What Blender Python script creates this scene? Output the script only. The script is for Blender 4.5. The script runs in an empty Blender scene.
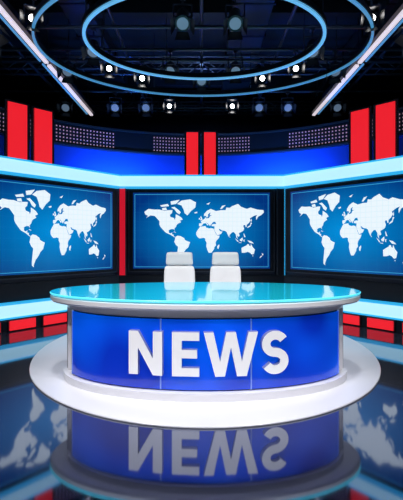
import bpy, bmesh, math, random
from mathutils import Vector, Matrix
random.seed(4)
S = bpy.context.scene
S.view_settings.view_transform = 'Standard'
S.view_settings.look = 'None'
COL = S.collection

# ------------------------------------------------------------ materials
def mat(name, color, rough=0.5, metal=0.0, emit=None, es=0.0, coat=0.0, noise=0.0):
    m = bpy.data.materials.new(name); m.use_nodes = True
    nt = m.node_tree; b = nt.nodes['Principled BSDF']
    b.inputs['Base Color'].default_value = (*color, 1)
    b.inputs['Roughness'].default_value = rough
    b.inputs['Metallic'].default_value = metal
    if coat: b.inputs['Coat Weight'].default_value = coat
    if emit:
        b.inputs['Emission Color'].default_value = (*emit, 1)
        b.inputs['Emission Strength'].default_value = es
    if noise:
        tc = nt.nodes.new('ShaderNodeTexCoord'); n = nt.nodes.new('ShaderNodeTexNoise')
        n.inputs['Scale'].default_value = 6.0
        nt.links.new(tc.outputs['Object'], n.inputs['Vector'])
        mr = nt.nodes.new('ShaderNodeMapRange')
        mr.inputs['To Min'].default_value = max(0, rough-noise); mr.inputs['To Max'].default_value = rough+noise
        nt.links.new(n.outputs['Fac'], mr.inputs['Value']); nt.links.new(mr.outputs['Result'], b.inputs['Roughness'])
    return m

WHITE = mat('white_lacquer', (0.84,0.84,0.88), 0.25, coat=0.3)
WHITE_SOFT = mat('white_leather', (0.88,0.87,0.87), 0.45, noise=0.05)
DISC = mat('white_gloss_stage', (0.76,0.76,0.81), 0.20)
LETTER = mat('letter_white', (0.9,0.9,0.92), 0.3, emit=(0.9,0.93,1), es=0.18)  # faint white glow put into the letter faces
LSIDE = mat('letter_side_silver', (0.45,0.47,0.55), 0.3, 0.6)
BLACK = mat('black_satin', (0.010,0.011,0.016), 0.35, noise=0.08)
BLACKM = mat('black_matte', (0.016,0.017,0.024), 0.6)
DARKBLUE = mat('dark_navy_wall', (0.009,0.014,0.034), 0.3)
BLUEWALL = mat('blue_gloss_wall', (0.02,0.09,0.50), 0.35)
CHROME = mat('metal_chrome', (0.6,0.62,0.65), 0.2, 1.0)
SILVER = mat('silver_trim', (0.30,0.38,0.70), 0.3, 0.7, emit=(0.12,0.25,0.85), es=0.35)  # blue glow put into the trim's emission
GREYM = mat('grey_metal', (0.10,0.11,0.13), 0.4, 0.8)
TRUSSM = mat('truss_metal', (0.16,0.18,0.24), 0.35, 0.7)
LED = mat('led_cyan_white', (0.3,0.6,0.8), 0.4, emit=(0.46,0.78,0.90), es=1.05)
LEDEDGE = mat('led_cyan_deep', (0.05,0.4,0.7), 0.4, emit=(0.03,0.45,0.85), es=0.9)
RING = mat('led_ring_blue', (0.2,0.5,0.7), 0.4, emit=(0.12,0.42,0.72), es=0.85)
RING2 = mat('led_ring_dim', (0.1,0.3,0.5), 0.4, emit=(0.07,0.30,0.55), es=0.7)
BAR = mat('led_bar_white', (0.8,0.8,0.8), 0.4, emit=(0.80,0.70,0.78), es=0.9)
BARB = mat('led_bar_blue', (0.1,0.4,0.7), 0.4, emit=(0.10,0.35,0.70), es=0.6)
LENS = mat('lamp_lens', (1,1,1), 0.2, emit=(1.0,0.97,0.95), es=14)
LENSOFF = mat('lamp_lens_dim', (0.2,0.25,0.3), 0.1, emit=(0.4,0.6,0.9), es=0.2)
RED = mat('red_light_panel', (0.55,0.01,0.02), 0.3, emit=(0.90,0.015,0.025), es=0.9)
REDS = mat('red_led_strip', (0.5,0.01,0.02), 0.3, emit=(0.75,0.01,0.03), es=0.7)
DOT = mat('rail_led_dot', (0.5,0.3,0.4), 0.4, emit=(0.55,0.32,0.42), es=0.6)
GEDGE = mat('cyan_edge_glow', (0.1,0.6,0.7), 0.2, emit=(0.10,0.66,0.82), es=0.9)  # glass edge made to glow cyan by its material, not a lamp

GLASS = mat('cyan_glass_top', (0.01,0.38,0.50), 0.12, coat=0.7, emit=(0.0,0.40,0.52), es=0.45)  # turquoise glow put into the glass emission
def blue_panel():
    m = mat('blue_glow_panel', (0.004,0.025,0.42), 0.15, coat=0.4)  # uneven blue glow put into the emission by noise; no lamp behind
    nt = m.node_tree; b = nt.nodes['Principled BSDF']
    tc = nt.nodes.new('ShaderNodeTexCoord'); w = nt.nodes.new('ShaderNodeTexNoise')
    w.inputs['Scale'].default_value = 1.3; w.inputs['Detail'].default_value = 1
    cr = nt.nodes.new('ShaderNodeValToRGB')
    cr.color_ramp.elements[0].position = 0.35; cr.color_ramp.elements[0].color = (0.0,0.02,0.32,1)
    cr.color_ramp.elements[1].position = 0.68; cr.color_ramp.elements[1].color = (0.0,0.13,0.95,1)
    nt.links.new(tc.outputs['Object'], w.inputs['Vector']); nt.links.new(w.outputs['Fac'], cr.inputs['Fac'])
    nt.links.new(cr.outputs['Color'], b.inputs['Emission Color']); b.inputs['Emission Strength'].default_value = 0.72
    return m
BLUEP = blue_panel()

def N(nt, t): return nt.nodes.new(t)
def M(nt, op, a, b=None, c=None):
    n = N(nt,'ShaderNodeMath'); n.operation = op
    for i,v in enumerate((a,b,c)):
        if v is None: continue
        if isinstance(v,(int,float)): n.inputs[i].default_value = v
        else: nt.links.new(v, n.inputs[i])
    return n.outputs[0]

def grid_fac(nt, step, th):
    tc = N(nt,'ShaderNodeTexCoord'); sp = N(nt,'ShaderNodeSeparateXYZ')
    nt.links.new(tc.outputs['Object'], sp.inputs[0])
    fx = M(nt,'FRACT', M(nt,'MULTIPLY', M(nt,'ADD', sp.outputs['X'], 10.0), 1/step))
    fz = M(nt,'FRACT', M(nt,'MULTIPLY', M(nt,'ADD', sp.outputs['Z'], 10.0), 1/step))
    return sp, M(nt,'MAXIMUM', M(nt,'LESS_THAN', fx, th), M(nt,'LESS_THAN', fz, th))

def screen_mat():
    m = mat('display_blue_graphic', (0.0,0.01,0.03), 0.25)
    nt = m.node_tree; b = nt.nodes['Principled BSDF']
    sp, g = grid_fac(nt, 0.2, 0.05)
    r = M(nt,'SQRT', M(nt,'ADD', M(nt,'POWER', M(nt,'MULTIPLY', sp.outputs['X'], 0.55), 2.0),
                        M(nt,'POWER', M(nt,'MULTIPLY', M(nt,'ADD',sp.outputs['Z'],0.05), 0.85), 2.0)))
    cr = N(nt,'ShaderNodeValToRGB'); e = cr.color_ramp.elements
    e[0].position = 0.0; e[0].color = (0.0,0.27,0.70,1)
    e[1].position = 0.95; e[1].color = (0.0,0.03,0.19,1)
    nt.links.new(r, cr.inputs['Fac'])
    mx = N(nt,'ShaderNodeMix'); mx.data_type='RGBA'
    nt.links.new(M(nt,'MULTIPLY', g, 0.06), mx.inputs['Factor'])
    nt.links.new(cr.outputs['Color'], mx.inputs['A']); mx.inputs['B'].default_value = (0.05,0.40,0.80,1)
    nt.links.new(mx.outputs['Result'], b.inputs['Emission Color']); b.inputs['Emission Strength'].default_value = 1.0
    return m
def map_mat():
    m = mat('display_map_white', (0.1,0.1,0.1), 0.3)
    nt = m.node_tree; b = nt.nodes['Principled BSDF']
    sp, g = grid_fac(nt, 0.1, 0.09)
    mx = N(nt,'ShaderNodeMix'); mx.data_type='RGBA'
    nt.links.new(M(nt,'MULTIPLY', g, 0.18), mx.inputs['Factor'])
    mx.inputs['A'].default_value = (0.82,0.92,0.98,1); mx.inputs['B'].default_value = (0.15,0.45,0.7,1)
    nt.links.new(mx.outputs['Result'], b.inputs['Emission Color']); b.inputs['Emission Strength'].default_value = 1.0
    return m
SCR = screen_mat(); MAP = map_mat()
SCRLINE = mat('display_border_line', (0,0.1,0.2), 0.3, emit=(0.05,0.45,0.8), es=0.7)

def floor_mat():
    m = mat('floor_black_gloss', (0.23,0.25,0.32), 0.06, metal=0.85)
    nt = m.node_tree; b = nt.nodes['Principled BSDF']
    tc = N(nt,'ShaderNodeTexCoord'); n = N(nt,'ShaderNodeTexNoise'); n.inputs['Scale'].default_value = 2.5
    nt.links.new(tc.outputs['Object'], n.inputs['Vector'])
    mr = N(nt,'ShaderNodeMapRange'); mr.inputs['To Min'].default_value=0.03; mr.inputs['To Max'].default_value=0.08
    nt.links.new(n.outputs['Fac'], mr.inputs['Value']); nt.links.new(mr.outputs['Result'], b.inputs['Roughness'])
    return m
FLOOR = floor_mat()

# ------------------------------------------------------------ mesh builder
class B:
    def __init__(s): s.bm = bmesh.new(); s.mats = []
    def mi(s, m):
        if m not in s.mats: s.mats.append(m)
        return s.mats.index(m)
    def box(s, c, size, m, M4=None, bev=0.0):
        r = bmesh.ops.create_cube(s.bm, size=1.0)
        vs = r['verts']
        T = Matrix.Translation(c) @ Matrix.Diagonal((*size,1))
        if M4: T = M4 @ T
        bmesh.ops.transform(s.bm, matrix=T, verts=vs)
        fs = set(f for v in vs for f in v.link_faces)
        for f in fs: f.material_index = s.mi(m)
        if bev:
            es = list(set(e for v in vs for e in v.link_edges))
            bmesh.ops.bevel(s.bm, geom=es, offset=bev, segments=3, affect='EDGES', profile=0.5)
    def sharp(s, f):
        for e in f.edges: e.smooth = False
    def cyl(s, p0, p1, r0, m, r1=None, seg=20, cap=True, capm=None):
        p0=Vector(p0); p1=Vector(p1); d=p1-p0; L=d.length
        if r1 is None: r1=r0
        q = d.to_track_quat('Z','Y').to_matrix().to_4x4()
        T = Matrix.Translation(p0) @ q
        a=[s.bm.verts.new(T@Vector((r0*math.cos(t),r0*math.sin(t),0))) for t in [2*math.pi*i/seg for i in range(seg)]]
        b=[s.bm.verts.new(T@Vector((r1*math.cos(t),r1*math.sin(t),L))) for t in [2*math.pi*i/seg for i in range(seg)]]
        for i in range(seg):
            f=s.bm.faces.new((a[i],a[(i+1)%seg],b[(i+1)%seg],b[i])); f.material_index=s.mi(m); f.smooth=True
        if cap:
            f=s.bm.faces.new(a[::-1]); f.material_index=s.mi(m); s.sharp(f)
            f=s.bm.faces.new(b); f.material_index=s.mi(capm or m); s.sharp(f)
    def prism(s, poly, m, T, d0, d1, side=None):
        a=[s.bm.verts.new(T@Vector((x,d0,z))) for x,z in poly]
        b=[s.bm.verts.new(T@Vector((x,d1,z))) for x,z in poly]
        n=len(poly)
        f=s.bm.faces.new(a); f.material_index=s.mi(m)
        f=s.bm.faces.new(b[::-1]); f.material_index=s.mi(side or m)
        for i in range(n):
            f=s.bm.faces.new((a[i],b[i],b[(i+1)%n],a[(i+1)%n])); f.material_index=s.mi(side or m)
    def strip(s, pts, z0, z1, front, back, m, topm=None, closed=False, smooth=False):
        n=len(pts); P=[Vector(p) for p in pts]; nr=[]
        for i in range(n):
            ns=[]
            if i>0 or closed:
                d=(P[i]-P[i-1]).normalized(); ns.append(Vector((d.y,-d.x)))
            if i<n-1 or closed:
                d=(P[(i+1)%n]-P[i]).normalized(); ns.append(Vector((d.y,-d.x)))
            v=sum(ns,Vector((0,0))).normalized(); v=v/max(0.3,v.dot(ns[0])); nr.append(v)
        rows=[]
        for i in range(n):
            f=P[i]+nr[i]*front; k=P[i]-nr[i]*back
            rows.append([s.bm.verts.new((f.x,f.y,z0)),s.bm.verts.new((f.x,f.y,z1)),s.bm.verts.new((k.x,k.y,z1)),s.bm.verts.new((k.x,k.y,z0))])
        rng = range(n) if closed else range(n-1)
        for i in rng:
            a=rows[i]; b=rows[(i+1)%n]
            for j in range(4):
                f=s.bm.faces.new((a[j],b[j],b[(j+1)%4],a[(j+1)%4]))
                f.material_index = s.mi(topm if (topm and j==1) else m)
                if smooth and j in (0,2): f.smooth=True
                for vv in ((a[j],b[j]),(a[(j+1)%4],b[(j+1)%4])):
                    e=s.bm.edges.get(vv)
                    if e: e.smooth=False
        if not closed:
            for r in (rows[0],rows[-1]):
                f=s.bm.faces.new(r); f.material_index=s.mi(m); s.sharp(f)
    def disc(s, cx, cy, a, b, z0, z1, m, bev=0.0, seg=128, topm=None):
        prof=[(0,z0),(0,z1)] if not bev else [(bev,z0),(0,z0+bev),(0,z1-bev),(bev,z1)]
        rings=[]
        for ins,z in prof:
            rings.append([s.bm.verts.new((cx+(a-ins)*math.cos(2*math.pi*i/seg),cy+(b-ins)*math.sin(2*math.pi*i/seg),z)) for i in range(seg)])
        for k in range(len(rings)-1):
            for i in range(seg):
                f=s.bm.faces.new((rings[k][i],rings[k][(i+1)%seg],rings[k+1][(i+1)%seg],rings[k+1][i])); f.material_index=s.mi(m); f.smooth=True
                for rr in (rings[k],rings[k+1]):
                    e=s.bm.edges.get((rr[i],rr[(i+1)%seg]))
                    if e: e.smooth=False
        f=s.bm.faces.new(rings[0][::-1]); f.material_index=s.mi(m)
        f=s.bm.faces.new(rings[-1]); f.material_index=s.mi(topm or m)
    def done(s, name, parent=None, matrix=None, bevel=0.0, subsurf=0):
        bmesh.ops.recalc_face_normals(s.bm, faces=s.bm.faces[:])
        me=bpy.data.meshes.new(name); s.bm.to_mesh(me); s.bm.free()
        for m in s.mats: me.materials.append(m)
        o=bpy.data.objects.new(name, me); COL.objects.link(o)
        if matrix: o.matrix_world = matrix
        if parent: o.parent=parent
        return o
def empty(name, loc=(0,0,0), rz=0):
    e=bpy.data.objects.new(name,None); COL.objects.link(e); e.location=loc; e.rotation_euler=(0,0,rz); return e

# ------------------------------------------------------------ room shell
b=B(); b.box((0,3.5,-0.05),(15,15,0.1),FLOOR); b.done('floor')
b=B(); b.box((0,3.5,6.05),(15,15,0.1),BLACKM); b.done('ceiling')
b=B(); b.box((0,11.05,3),(15,0.1,6),DARKBLUE); b.done('wall_back')
b=B(); b.box((-7.55,3.5,3),(0.1,15,6),DARKBLUE); b.done('wall_left')
b=B(); b.box((7.55,3.5,3),(0.1,15,6),DARKBLUE); b.done('wall_right')
b=B(); b.box((0,-4.05,3),(15,0.1,6),BLACKM); b.done('wall_front')

# ------------------------------------------------------------ faceted studio backdrop
YB=8.02; CX=1.9
ux,uy=0.700,0.714
def facet(t, sgn): return (sgn*(CX+ux*t), YB-uy*t)
LEN=3.3
path=[facet(LEN,-1),(-CX,YB),(CX,YB),facet(LEN,1)]
ZT=3.13
bd=empty('studio_backdrop')
b=B(); b.strip(path,0.0,2.90,0.0,0.25,DARKBLUE); b.done('backdrop_panels',bd)
b=B(); b.strip(path,0.0,0.22,0.08,0.0,BLACK); b.done('backdrop_plinth',bd)
b=B(); b.strip(path,0.54,0.86,0.03,0.0,BLACK); b.done('backdrop_dark_strip',bd)  # black strip standing slightly proud of the panels
for nm,z0,z1 in (('upper_led_band',2.87,ZT-0.03),('lower_led_band',0.27,0.49)):
    b=B(); b.strip(path,z0,z1,0.16,0.0,LED)
    b.strip(path,z0-0.03,z0,0.18,0.0,LEDEDGE); b.strip(path,z1,z1+0.03,0.18,0.0,LEDEDGE)
    b.done(nm,bd)
b=B()
zt=1.85
b.box((-1.79,7.95,zt),(0.13,0.05,1.96),REDS); b.box((1.79,7.95,zt),(0.13,0.05,1.96),BLACK)
for sx in (-1,1):
    b.box((sx*1.87,7.94,zt),(0.03,0.07,1.96),GREYM)
    b.box((sx*1.71,7.94,zt),(0.03,0.07,1.96),GREYM)
b.box((1.88,7.92,zt),(0.02,0.03,1.96),LEDEDGE)
b.done('corner_trims',bd)

AC=(0,3.2); AR=5.8
def arc(a0,a1,n,R=AR): return [(AC[0]+R*math.sin(math.radians(a0+(a1-a0)*i/n)),AC[1]+R*math.cos(math.radians(a0+(a1-a0)*i/n))) for i in range(n+1)]
ug=empty('upper_gallery')
b=B(); b.strip(arc(-62,62,60),2.90,3.83,0.0,0.15,BLUEWALL,smooth=True); b.done('blue_fascia',ug)
b=B(); b.strip(arc(-62,62,60),3.86,4.33,0.08,0.15,BLACK,smooth=True)
b.strip(arc(-62,62,60),4.33,4.37,0.12,0.18,GREYM,smooth=True)
b.strip(arc(-62,62,60),3.83,3.87,0.12,0.0,GREYM,smooth=True)
b.done('gallery_rail',ug)
b=B()
for a0,a1 in ((-50,-22),(-12,-2.2),(2.2,12),(22,50)):
    n=int((a1-a0)/0.75)
    for i in range(n+1):
        a=math.radians(a0+(a1-a0)*i/n)
        for j in range(5):
            z=3.93+j*0.08
            T=Matrix.Translation((AC[0]+(AR-0.085)*math.sin(a),AC[1]+(AR-0.085)*math.cos(a),z)) @ Matrix.Rotation(-a,4,'Z')
            b.box((0,0,0),(0.026,0.012,0.026),DOT,M4=T)
b.done('rail_led_dots',ug)
b=B()
deck=[(x,y) for x,y in arc(-62,62,40)]
fr=[facet(LEN,1),(CX,YB+0.02),(-CX,YB+0.02),facet(LEN,-1)]
poly=deck+fr
va=[b.bm.verts.new((x,y,2.90)) for x,y in poly]; vb=[b.bm.verts.new((x,y,2.94)) for x,y in poly]
for vv in (va,vb):
    f=b.bm.faces.new(vv); f.material_index=b.mi(BLACK)
for i in range(len(poly)):
    f=b.bm.faces.new((va[i],va[(i+1)%len(poly)],vb[(i+1)%len(poly)],vb[i])); f.material_index=b.mi(BLACK)
b.done('gallery_deck',ug)

# ------------------------------------------------------------ red light panels (stand on the gallery deck)
def red_panel(x,y,rz,z0,w,h):
    b=B()
    b.box((0,0,h/2),(w+0.07,0.06,h),BLACK,bev=0.008)
    b.box((0,-0.035,h/2),(w-0.02,0.03,h-0.07),RED,bev=0.006)
    b.box((0,0.05,0.02),(w*0.8,0.16,0.04),BLACK)
    return b.done('red_light_panel',matrix=Matrix.Translation((x,y,z0))@Matrix.Rotation(rz,4,'Z'))
red_panel(-0.215,8.18,0,2.942,0.30,1.27); red_panel(0.195,8.18,0,2.942,0.30,1.27)
AL=math.atan2(uy,ux)
for sx in (-1,1):
    for t in (1.77,2.24):
        x,y=facet(t,sx)
        red_panel(x,y+0.16,-sx*AL*0.9,2.942,0.36,1.31)
for sx in (-1,1):
    for t in (1.50,2.10,2.70):
        x,y=facet(t,sx); nx,ny=-sx*uy,-ux
        b=B(); b.box((0,0,0.11),(0.50,0.03,0.21),BLACK,bev=0.005); b.box((0,-0.018,0.11),(0.46,0.02,0.18),RED,bev=0.004)
        b.done('red_plinth_light',matrix=Matrix.Translation((x+nx*0.10,y+ny*0.10,0))@Matrix.Rotation(-sx*AL,4,'Z'))

# ------------------------------------------------------------ world map
LAND=[
[(-168,66),(-156,71),(-140,70),(-125,70),(-110,68),(-95,69),(-86,69),(-88,64),(-94,61),(-92,57),(-82,55),(-80,51),(-77,56),(-77,62),(-70,60),(-62,57),(-56,52),(-65,49.5),(-61,46),(-70,43),(-74,40),(-76,35),(-81,31),(-80,26),(-83,29.5),(-90,29.5),(-97,27),(-97,20),(-91,18),(-87,21),(-88,16),(-83,15),(-83,10),(-78,9),(-81,7.5),(-86,11),(-93,15),(-105,20),(-110,24),(-116,30),(-121,35),(-124,40),(-124,48),(-131,54),(-138,59),(-150,60),(-163,55),(-157,59),(-165,62)],
[(-73,78),(-60,82),(-35,83.5),(-18,80),(-20,73),(-32,68),(-43,60),(-51,64),(-54,70),(-60,76)],
[(-90,73),(-80,74),(-68,69),(-62,66),(-66,62),(-74,65),(-80,70)],
[(-117,72),(-105,73),(-102,69),(-115,69)],
[(-92,81),(-65,83),(-76,78),(-90,77)],
[(-122,76),(-100,78),(-96,75),(-118,74)],
[(-78,8),(-72,12),(-62,10.5),(-52,5),(-50,0),(-44,-3),(-35,-6),(-38,-13),(-40,-20),(-48,-26),(-54,-34),(-58,-38),(-63,-42),(-66,-47),(-69,-52),(-68,-55),(-74,-52),(-74,-44),(-72,-32),(-70,-19),(-76,-14),(-81,-5),(-79,1)],
[(-84,22),(-77,20.5),(-75,20),(-80,23)],
[(-6,35.5),(10,37),(11,33.5),(20,31),(25,32),(32,31),(35,27),(38,20),(43,12),(51,12),(48,5),(41,-2),(39,-7),(40,-15),(35,-20),(35,-24),(32,-28),(27,-34),(19,-34.5),(15,-27),(12,-17),(13,-8),(9,-1),(9,4),(4,6),(-8,4.5),(-13,8),(-17,14),(-17,21),(-13,27),(-9,32)],
[(49,-12),(50,-16),(47,-25),(44,-23),(44,-17)],
[(-9,37),(-9,43),(-1,44),(-4,48),(2,51),(8,54),(9,57),(12,54),(20,55),(23,59),(29,60),(22,60.5),(24,65.5),(17,62),(17,58),(13,55.5),(11,59),(5,59),(6,63),(14,68),(25,71),(40,67.5),(45,68),(55,69),(68,69),(70,73),(80,72.5),(87,75),(104,78),(113,74),(130,71),(140,73),(160,70),(178,69),(179,65),(170,60),(163,58),(157,51),(156,57),(160,61),(150,59),(138,54),(141,50),(135,44),(129,40),(129,35),(126,35),(125,39),(121,40),(119,37),(122,31),(119,25),(111,21),(106,19),(109,12),(105,9),(101,13),(103,2),(99,8),(98,15),(92,22),(87,21),(80,15),(78,8),(73,17),(71,22),(66,25),(57,26),(51,30),(48,30),(52,24),(59,23),(55,17),(44,12.5),(39,21),(35,28),(36,36),(28,37),(27,40),(34,42),(41,41.5),(38,47),(32,46.5),(28.5,44),(28,42),(25,40.8),(23,37),(20,40),(14,45),(12.5,44),(18,40.5),(16,38),(10,44),(3,43),(0,39),(-5,36)],
[(-5,50),(1,51),(0,54),(-3,58.5),(-6,57),(-3,54),(-5,52)],[(-10,52),(-6,52),(-6,55),(-9,55)],
[(-24,65),(-15,66.5),(-14,64.5),(-20,63.5)],
[(130,32),(135,34),(140,36),(142,41),(145,44),(141,45.5),(139,39),(133,35.8)],
[(142,46),(144,49),(143,54),(141.5,50)],
[(114,-22),(122,-18),(129,-15),(132,-11.5),(136,-12),(136,-15),(140,-17.5),(142,-11),(146,-19),(153,-26),(150,-37),(144,-38.5),(138,-34),(132,-32),(124,-34),(115,-34.5)],
[(145,-41),(148,-41),(147,-43.5)],
[(173,-35),(178,-38),(175,-41)],[(172,-41),(174,-42),(168,-46.5),(167,-45)],
[(95,5),(104,-2),(106,-6),(102,-4)],[(109,1),(117,7),(118,1),(115,-4),(110,-2)],[(106,-6.5),(114,-7),(114,-8.5),(106,-7.5)],
[(120,1),(124,1),(122,-2),(123,-5),(120,-4)],[(131,-1),(141,-3),(147,-7),(150,-10),(142,-9),(138,-8)],
[(120,18),(122,17),(124,12),(126,8),(122,8),(121,13)],[(80,9.5),(82,7),(80,6)],
[(52,71),(57,71),(68,76.5),(58,75.5)],[(12,78),(24,80),(18,77)],
]
def mil(lat): return 1.25*math.log(math.tan(math.pi/4+0.4*math.radians(lat)))
YT,YBm=mil(83.5),mil(-55)
def make_screen(matrix,w,h,dw,dh,mw,mh,mx=0.0):
    b=B()
    b.box((0,-0.04,0),(w,0.08,h),BLACK,bev=0.012)
    b.box((0,-0.083,0),(dw,0.01,dh),SCR)
    i=0.04
    for sx in (-1,1):
        b.box((sx*(dw/2-i),-0.0885,0),(0.012,0.002,dh-2*i),SCRLINE)
        b.box((0,-0.0885,sx*(dh/2-i)),(dw-2*i,0.002,0.012),SCRLINE)
        b.box((sx*(w/2-0.01),-0.085,0),(0.02,0.02,h),GREYM)
        b.box((0,-0.085,sx*(h/2-0.01)),(w,0.02,0.02),GREYM)
    for poly in LAND:
        pts=[(mx+(lon+2)/346.0*mw, ((mil(lat)-YBm)/(YT-YBm)-0.5)*mh) for lon,lat in poly]
        b.prism(pts,MAP,Matrix.Identity(4),-0.092,-0.088)
    return b.done('video_screen',matrix=matrix)
zc=1.6+0.28
make_screen(Matrix.Translation((0,YB-0.001,zc)),3.32,1.88,3.10,1.72,2.70,1.42)
for sx in (-1,1):
    x,y=facet(1.43,sx)
    make_screen(Matrix.Translation((x,y,zc))@Matrix.Rotation(-sx*AL,4,'Z'),2.68,1.88,2.44,1.72,2.12,1.48,mx=-0.06 if sx<0 else 0.0)

# ------------------------------------------------------------ stage disc
b=B(); b.disc(0.045,5.46,2.45,2.45,0.0,0.02,DISC,bev=0.006,seg=160); b.done('round_stage_platform')

# ------------------------------------------------------------ news desk
DX,DY=0.045,4.28; ZF=0.02
dk=empty('news_desk')
def ell(a,bb,t0,t1,n):
    return [(DX+a*math.cos(math.radians(t0+(t1-t0)*i/n)),DY+bb*math.sin(math.radians(t0+(t1-t0)*i/n))) for i in range(n+1)]
A0,B0=1.62,0.73
b=B(); b.disc(DX,DY,1.86,0.84,0.925,1.005,WHITE,bev=0.02); b.done('desk_top',dk)
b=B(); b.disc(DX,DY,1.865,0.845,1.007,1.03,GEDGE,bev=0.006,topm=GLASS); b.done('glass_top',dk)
b=B(); b.strip(ell(A0,B0,190,350,80),ZF,0.925,0.0,0.05,WHITE,smooth=True); b.done('desk_body',dk)
b=B(); b.strip(ell(A0+0.05,B0+0.05,186,354,80),ZF,0.10,0.03,0.12,WHITE,smooth=True); b.done('desk_plinth',dk)
b=B(); b.strip(ell(A0+0.03,B0+0.03,190,350,80),0.85,0.925,0.01,0.02,WHITE,smooth=True); b.done('desk_cornice',dk)
b=B()
for a0,a1 in ((202.5,253.3),(253.9,286.1),(286.7,337.5)):
    b.strip(ell(A0,B0,a0,a1,40),0.115,0.825,0.022,0.0,BLUEP,smooth=True)
b.done('blue_front_panels',dk)
b=B()
for a,wd in ((202.2,0.3),(253.6,0.2),(286.4,0.2),(337.8,0.3)): b.strip(ell(A0,B0,a-wd,a+wd,2),0.11,0.83,0.028,0.0,SILVER)
b.done('panel_dividers',dk)
b=B(); b.strip(ell(A0,B0,202,338,80),0.105,0.835,0.006,0.0,BLACK,smooth=True); b.done('panel_shadow_gap',dk)
b=B()
for sx in (-1,1):
    b.box((DX+sx*1.585,DY+0.02,0.475),(0.10,0.30,0.90),WHITE,bev=0.01)
    b.box((DX+sx*1.655,DY+0.10,0.475),(0.04,0.26,0.90),BLACK)
b.box((DX,DY+0.25,0.60),(3.1,0.03,0.6),WHITE)
b.done('desk_end_posts',dk)
def Sshape(n=22):
    st=0.102; rx,ry=0.225,0.1985
    c=[]
    for i in range(n+1):
        a=math.radians(28+(270-28)*i/n); c.append((0.31+rx*math.cos(a),0.6995+ry*math.sin(a)))
    for i in range(1,n+1):
        a=math.radians(90-(90+152)*i/n); c.append((0.31+rx*math.cos(a),0.3005+ry*math.sin(a)))
    L=[];R=[]
    for i,p in enumerate(c):
        q=Vector(c[min(i+1,len(c)-1)])-Vector(c[max(i-1,0)]); q.normalize(); nn=Vector((-q.y,q.x))*st
        L.append((p[0]+nn.x,p[1]+nn.y)); R.append((p[0]-nn.x,p[1]-nn.y))
    return L+R[::-1]
GL={'N':(0.80,[(0,0),(0,1),(.22,1),(.58,.38),(.58,1),(.80,1),(.80,0),(.58,0),(.22,.62),(.22,0)]),
'E':(0.62,[(0,0),(0,1),(.62,1),(.62,.81),(.22,.81),(.22,.6),(.57,.6),(.57,.41),(.22,.41),(.22,.19),(.62,.19),(.62,0)]),
'W':(1.24,[(0,1),(.22,1),(.37,.33),(.51,1),(.73,1),(.87,.33),(1.02,1),(1.24,1),(.98,0),(.76,0),(.62,.66),(.48,0),(.26,0)]),
'S':(0.62,Sshape())}
b=B()
for ch,xc in (('N',-0.600),('E',-0.200),('W',0.245),('S',0.690)):
    w,poly=GL[ch]; hgt=0.44
    a=math.acos(xc/A0); px=DX+xc; py=DY-B0*math.sin(a)
    nx,ny=math.cos(a)/A0,-math.sin(a)/B0
    rz=math.atan2(nx,-ny)
    T=Matrix.Translation((px,py,0.27))@Matrix.Rotation(rz,4,'Z')
    pts=[((x-w/2)*hgt,z*hgt) for x,z in poly]
    b.prism(pts,LETTER,T,-0.070,-0.012,side=LSIDE)
b.done('news_letters',dk)

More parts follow.
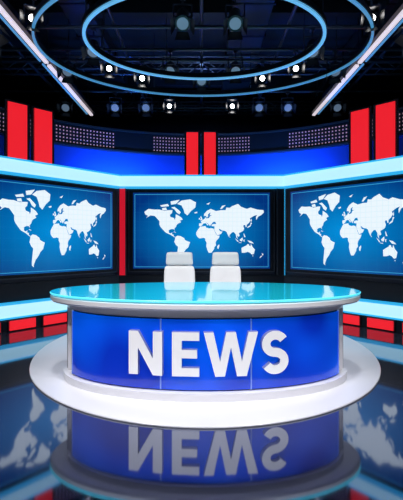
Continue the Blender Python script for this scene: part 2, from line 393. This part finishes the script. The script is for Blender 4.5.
# ------------------------------------------------------------ chairs
def chair(x,y,rz):
    e=empty('office_chair',(x,y,ZF),rz)
    def pad(nm,c,sz,tp=1.0,curve=0.0,bev=0.05):
        bm=bmesh.new(); bmesh.ops.create_grid(bm,x_segments=10,y_segments=10,size=0.5)
        r=bmesh.ops.extrude_face_region(bm,geom=bm.faces[:])
        vs=[v for v in r['geom'] if isinstance(v,bmesh.types.BMVert)]
        for v in vs: v.co.z=1
        for v in bm.verts:
            u,w,t=v.co.x,v.co.y,v.co.z
            r2=max(abs(u),abs(w))*2
            if r2>0:
                l=(abs(2*u)**11+abs(2*w)**11)**(1/11)
                k=r2/l if l>0 else 1
                u*=k; w*=k
            pil=(1-(2*abs(u))**6*0.9)*(1-(2*abs(w))**6*0.9)
            th=sz[1]*(0.25+0.25*pil)
            k=1+(tp-1)*(w+0.5)
            v.co=Vector((c[0]+u*sz[0]*k, c[1]+(th if t<0.5 else -th)-curve*(2*u)**2, c[2]+w*sz[2]))
        bmesh.ops.recalc_face_normals(bm,faces=bm.faces[:])
        me=bpy.data.meshes.new(nm); bm.to_mesh(me); bm.free(); me.materials.append(WHITE_SOFT)
        for p in me.polygons: p.use_smooth=True
        o=bpy.data.objects.new(nm,me); COL.objects.link(o); o.parent=e
        m=o.modifiers.new('s','SUBSURF'); m.levels=1; m.render_levels=2
        return o
    pad('backrest',(0,0.20,0.87),(0.54,0.12,0.70),0.92,0.04)
    pad('headrest',(0,0.185,1.325),(0.45,0.12,0.215),0.94,0.03)
    st=pad('seat',(0,0,0),(0.52,0.13,0.50),1.0,0.0); st.rotation_euler=(math.radians(-90),0,0); st.location=(0,-0.05,0.50)
    b=B()
    b.box((0,0.262,1.20),(0.10,0.025,0.24),CHROME,bev=0.006)
    b.box((0,0.255,0.62),(0.07,0.03,0.40),CHROME,bev=0.006)
    b.box((0,0.12,0.435),(0.07,0.30,0.03),CHROME,bev=0.006)
    b.cyl((0,0,0.10),(0,0,0.45),0.03,CHROME)
    b.done('frame',e)
    b=B()
    for sx in (-1,1):
        b.box((sx*0.31,-0.02,0.83),(0.06,0.30,0.035),WHITE_SOFT,bev=0.012)
        b.box((sx*0.31,0.0,0.625),(0.03,0.05,0.38),CHROME,bev=0.006)
        b.box((sx*0.235,0.0,0.44),(0.18,0.05,0.03),CHROME,bev=0.006)
    b.done('armrests',e)
    b=B()
    for i in range(5):
        a=math.radians(90+72*i); c,s=math.cos(a),math.sin(a)
        b.cyl((0,0,0.11),(0.29*c,0.29*s,0.075),0.026,CHROME,0.016,seg=12)
        b.cyl((0.29*c-0.02*s,0.29*s+0.02*c,0.032),(0.29*c+0.02*s,0.29*s-0.02*c,0.032),0.032,BLACK,seg=16)
        b.cyl((0.29*c,0.29*s,0.03),(0.29*c,0.29*s,0.085),0.01,CHROME,seg=8)
    b.done('star_base',e)
chair(-0.36,5.55,0); chair(0.39,5.55,0)

# ------------------------------------------------------------ overhead LED rings
def ering(a,bb,cx,cy,n=120): return [(cx+a*math.cos(-2*math.pi*i/n),cy+bb*math.sin(-2*math.pi*i/n)) for i in range(n)]
def led_ring(cx,cy,a,bb,z,w,h,m):
    e=empty('led_ceiling_ring')
    b=B(); b.strip(ering(a,bb,cx,cy),z,z+h,w/2,w/2,m,closed=True,smooth=True); b.done('led_strip',e)
    b=B(); b.strip(ering(a,bb,cx,cy),z+h,z+h+0.08,w*0.8,w*0.8,BLACK,closed=True,smooth=True)
    for k in range(8):
        t=2*math.pi*(k+0.5)/8; x=cx+a*math.cos(t); y=cy+bb*math.sin(t)
        b.cyl((x,y,z+h+0.05),(x,y,6.0),0.008,GREYM,seg=8)
    b.done('ring_truss',e)
led_ring(0.04,5.3,1.78,1.17,4.62,0.045,0.025,RING)
led_ring(0.02,5.75,2.66,1.75,4.74,0.035,0.03,RING2)

def led_bar(x,sx):
    e=empty('led_ceiling_bar')
    b=B()
    for y0,y1 in ((1.0,4.0),(4.1,6.6),(6.7,9.3)):
        b.box((x,(y0+y1)/2,5.0),(0.07,y1-y0,0.04),BAR)
        b.box((x+sx*0.12,(y0+y1)/2,5.03),(0.03,y1-y0,0.03),BARB)
    b.done('light_strips',e)
    b=B(); b.box((x+sx*0.04,5.15,5.09),(0.26,8.4,0.10),BLACK)
    for y in (1.5,4.05,6.65,9.0): b.cyl((x,y,5.12),(x,y,6.0),0.012,GREYM,seg=8)
    b.done('bar_housing',e)
led_bar(-2.92,-1); led_bar(2.98,1)

# ------------------------------------------------------------ lighting grid, lattice trusses, ductwork
b=B()
for y in (1.2,3.2,5.2,6.0,6.7,7.1,8.55,9.6):
    b.cyl((-6.5,y,5.3),(6.5,y,5.3),0.03,GREYM,seg=12)
for x in (-5,-3.6,-1.5,0.0,1.5,3.6,5):
    b.cyl((x,0.2,5.36),(x,10.4,5.36),0.03,GREYM,seg=12)
    for y in (1.2,5.2,8.55): b.cyl((x,y,5.3),(x,y,6.0),0.012,GREYM,seg=8)
for y in (4.75,7.75,10.2):
    z0,z1,hw=5.40,5.66,0.13
    for dy in (-hw,hw):
        for z in (z0,z1): b.cyl((-6.5,y+dy,z),(6.5,y+dy,z),0.022,TRUSSM,seg=8)
        n=40
        for i in range(n):
            xa=-6.5+13*i/n; xb=-6.5+13*(i+1)/n
            za,zb=(z0,z1) if i%2 else (z1,z0)
            b.cyl((xa,y+dy,za),(xb,y+dy,zb),0.011,TRUSSM,seg=6)
    for i in range(21):
        xa=-6.5+13*i/20; b.cyl((xa,y-hw,z0),(xa,y+hw,z0),0.011,TRUSSM,seg=6)
b.done('lighting_grid')
b=B()
for x,w,h in ((-2.2,0.5,0.3),(0.9,0.7,0.3),(3.4,0.4,0.3)):
    b.box((x,5,6.0-h/2),(w,10.5,h),GREYM,bev=0.02)
    for k in range(11): b.box((x,0.3+k*0.95,6.0-h/2-0.005),(w+0.05,0.04,h+0.01),BLACK)
b.done('ceiling_duct')
b=B()
for y in (2.3,4.2,6.4,8.4,9.3): b.box((0,y,5.88),(14.5,0.16,0.24),BLACKM)
b.done('ceiling_beams')

# ------------------------------------------------------------ spotlights
def spotlight(x,y,z,target,on=True,scale=1.0,power=0,size=50,color=(1,1,1)):
    e=empty('stage_spotlight',(x,y,z))
    d=(Vector(target)-Vector((x,y,z))).normalized()
    def P(t): return d*t*scale
    b=B()
    b.cyl(P(-0.16),P(-0.10),0.05*scale,BLACK,0.075*scale)
    b.cyl(P(-0.10),P(0.10),0.075*scale,BLACK,0.085*scale)
    b.cyl(P(0.10),P(0.15),0.098*scale,BLACK,0.098*scale)
    b.cyl(P(0.15),P(0.153),0.048*scale if on else 0.075*scale,LENS if on else LENSOFF)
    b.done('lamp_housing',e)
    b=B()
    side=d.cross(Vector((0,0,1))).normalized(); upv=side.cross(d).normalized()
    for v,w in ((upv,side),(-upv,side),(side,upv),(-side,upv)):
        c0=P(0.15)+v*0.10*scale; c1=P(0.25)+v*0.15*scale
        vs=[b.bm.verts.new(c0+w*0.07*scale),b.bm.verts.new(c0-w*0.07*scale),b.bm.verts.new(c1-w*0.10*scale),b.bm.verts.new(c1+w*0.10*scale)]
        f=b.bm.faces.new(vs); f.material_index=b.mi(BLACK)
    b.done('barn_doors',e)
    b=B()
    top=5.266-z
    for s in (-1,1):
        b.cyl(side*s*0.12*scale,side*s*0.12*scale+Vector((0,0,0.17*scale)),0.012,GREYM,seg=8)
        b.cyl(side*s*0.07*scale,side*s*0.125*scale,0.02,GREYM,seg=10)
    b.cyl(side*-0.12*scale+Vector((0,0,0.17*scale)),side*0.12*scale+Vector((0,0,0.17*scale)),0.012,GREYM,seg=8)
    b.cyl((0,0,0.17*scale),(0,0,top-0.02),0.014,GREYM,seg=8)
    b.box((0,0,top-0.022),(0.08,0.08,0.04),GREYM,bev=0.01)
    b.done('yoke',e)
    if power:
        l=bpy.data.lights.new('added_spot_beam','SPOT'); l.energy=power; l.spot_size=math.radians(size); l.spot_blend=0.6
        l.shadow_soft_size=0.09*scale; l.color=color
        o=bpy.data.objects.new('added_spot_beam',l); COL.objects.link(o); o.parent=e
        o.location=P(0.27); o.rotation_euler=d.to_track_quat('-Z','Y').to_euler()
for x,y,on in ((-2.50,5.2,1),(-1.76,6.7,1),(-1.20,7.1,1),(-0.78,8.55,1),(0.75,8.55,1),(1.23,7.1,1),(1.80,6.7,1),(2.52,5.2,1)):
    spotlight(x,y,4.95,(x*0.3,0.5,1.4),True,1.0)
for x,y in ((-0.28,5.2),(0.5,5.2),(1.9,6.0),(-1.85,6.0),(-2.55,6.7),(2.55,6.7),(-3.3,8.55),(3.3,8.55),(-2.1,8.55),(2.1,8.55),(-1.35,8.55),(1.4,8.55),(0.0,7.1),(-0.6,6.7),(0.65,6.7),(-3.6,6.0),(3.6,6.0)):
    spotlight(x,y,4.95,(x*0.6,2.5,0.5),False,1.15)
for x,y,tx,pw in ((-2.6,1.2,-0.6,400),(-0.9,1.2,0.0,290),(0.9,1.2,0.0,290),(2.6,1.2,0.6,400)):  # unseen key fixtures added above the frame to light the desk front
    spotlight(x,y,4.9,(tx,4.1,0.6),True,1.3,pw,46,(1,0.98,1.0))
for x,y,tx,ty,pw in ((-1.5,3.2,-1.6,4.4,230),(1.5,3.2,1.6,4.4,230),(-3.2,5.2,-0.6,5.4,160),(3.2,5.2,0.6,5.4,160)):  # more unseen fixtures, added to light the desk ends and chairs
    spotlight(x,y,4.9,(tx,ty,0.4),True,1.2,pw,60,(0.95,0.98,1.0))

def area(name,loc,rot,sx,sy,e,c):
    l=bpy.data.lights.new(name,'AREA'); l.shape='RECTANGLE'; l.size=sx; l.size_y=sy; l.energy=e; l.color=c
    o=bpy.data.objects.new(name,l); COL.objects.link(o); o.location=loc; o.rotation_euler=rot
for x,y,rz,e in ((-1.9,8.0,0.35,65),(1.9,8.0,-0.35,65),(0,8.35,0,14)):  # bare area lights added behind the band to wash the fascia blue
    area('added_blue_wash',(x,y+0.1,2.98),(math.radians(125),0,rz),1.4,0.06,e,(0.03,0.20,1.0))
for x,y in ((-2.5,4.0),(2.5,4.0),(0,7.5)):  # bare blue fill lights added to lift the ceiling grid, no fixtures
    l=bpy.data.lights.new('added_grid_fill','POINT'); l.energy=9; l.color=(0.25,0.45,1.0); l.shadow_soft_size=0.1
    o=bpy.data.objects.new('added_grid_fill',l); COL.objects.link(o); o.location=(x,y,5.15)

w=bpy.data.worlds.new('w'); S.world=w; w.use_nodes=True
w.node_tree.nodes['Background'].inputs[0].default_value=(0.02,0.04,0.09,1); w.node_tree.nodes['Background'].inputs[1].default_value=0.2

cd=bpy.data.cameras.new('cam'); cam=bpy.data.objects.new('camera',cd); COL.objects.link(cam)
cam.location=(0,0,1.6); cam.rotation_euler=(math.radians(90),0,0)
cd.sensor_fit='HORIZONTAL'; cd.sensor_width=36; cd.lens=350/403*36; cd.shift_y=-7/403
S.camera=cam
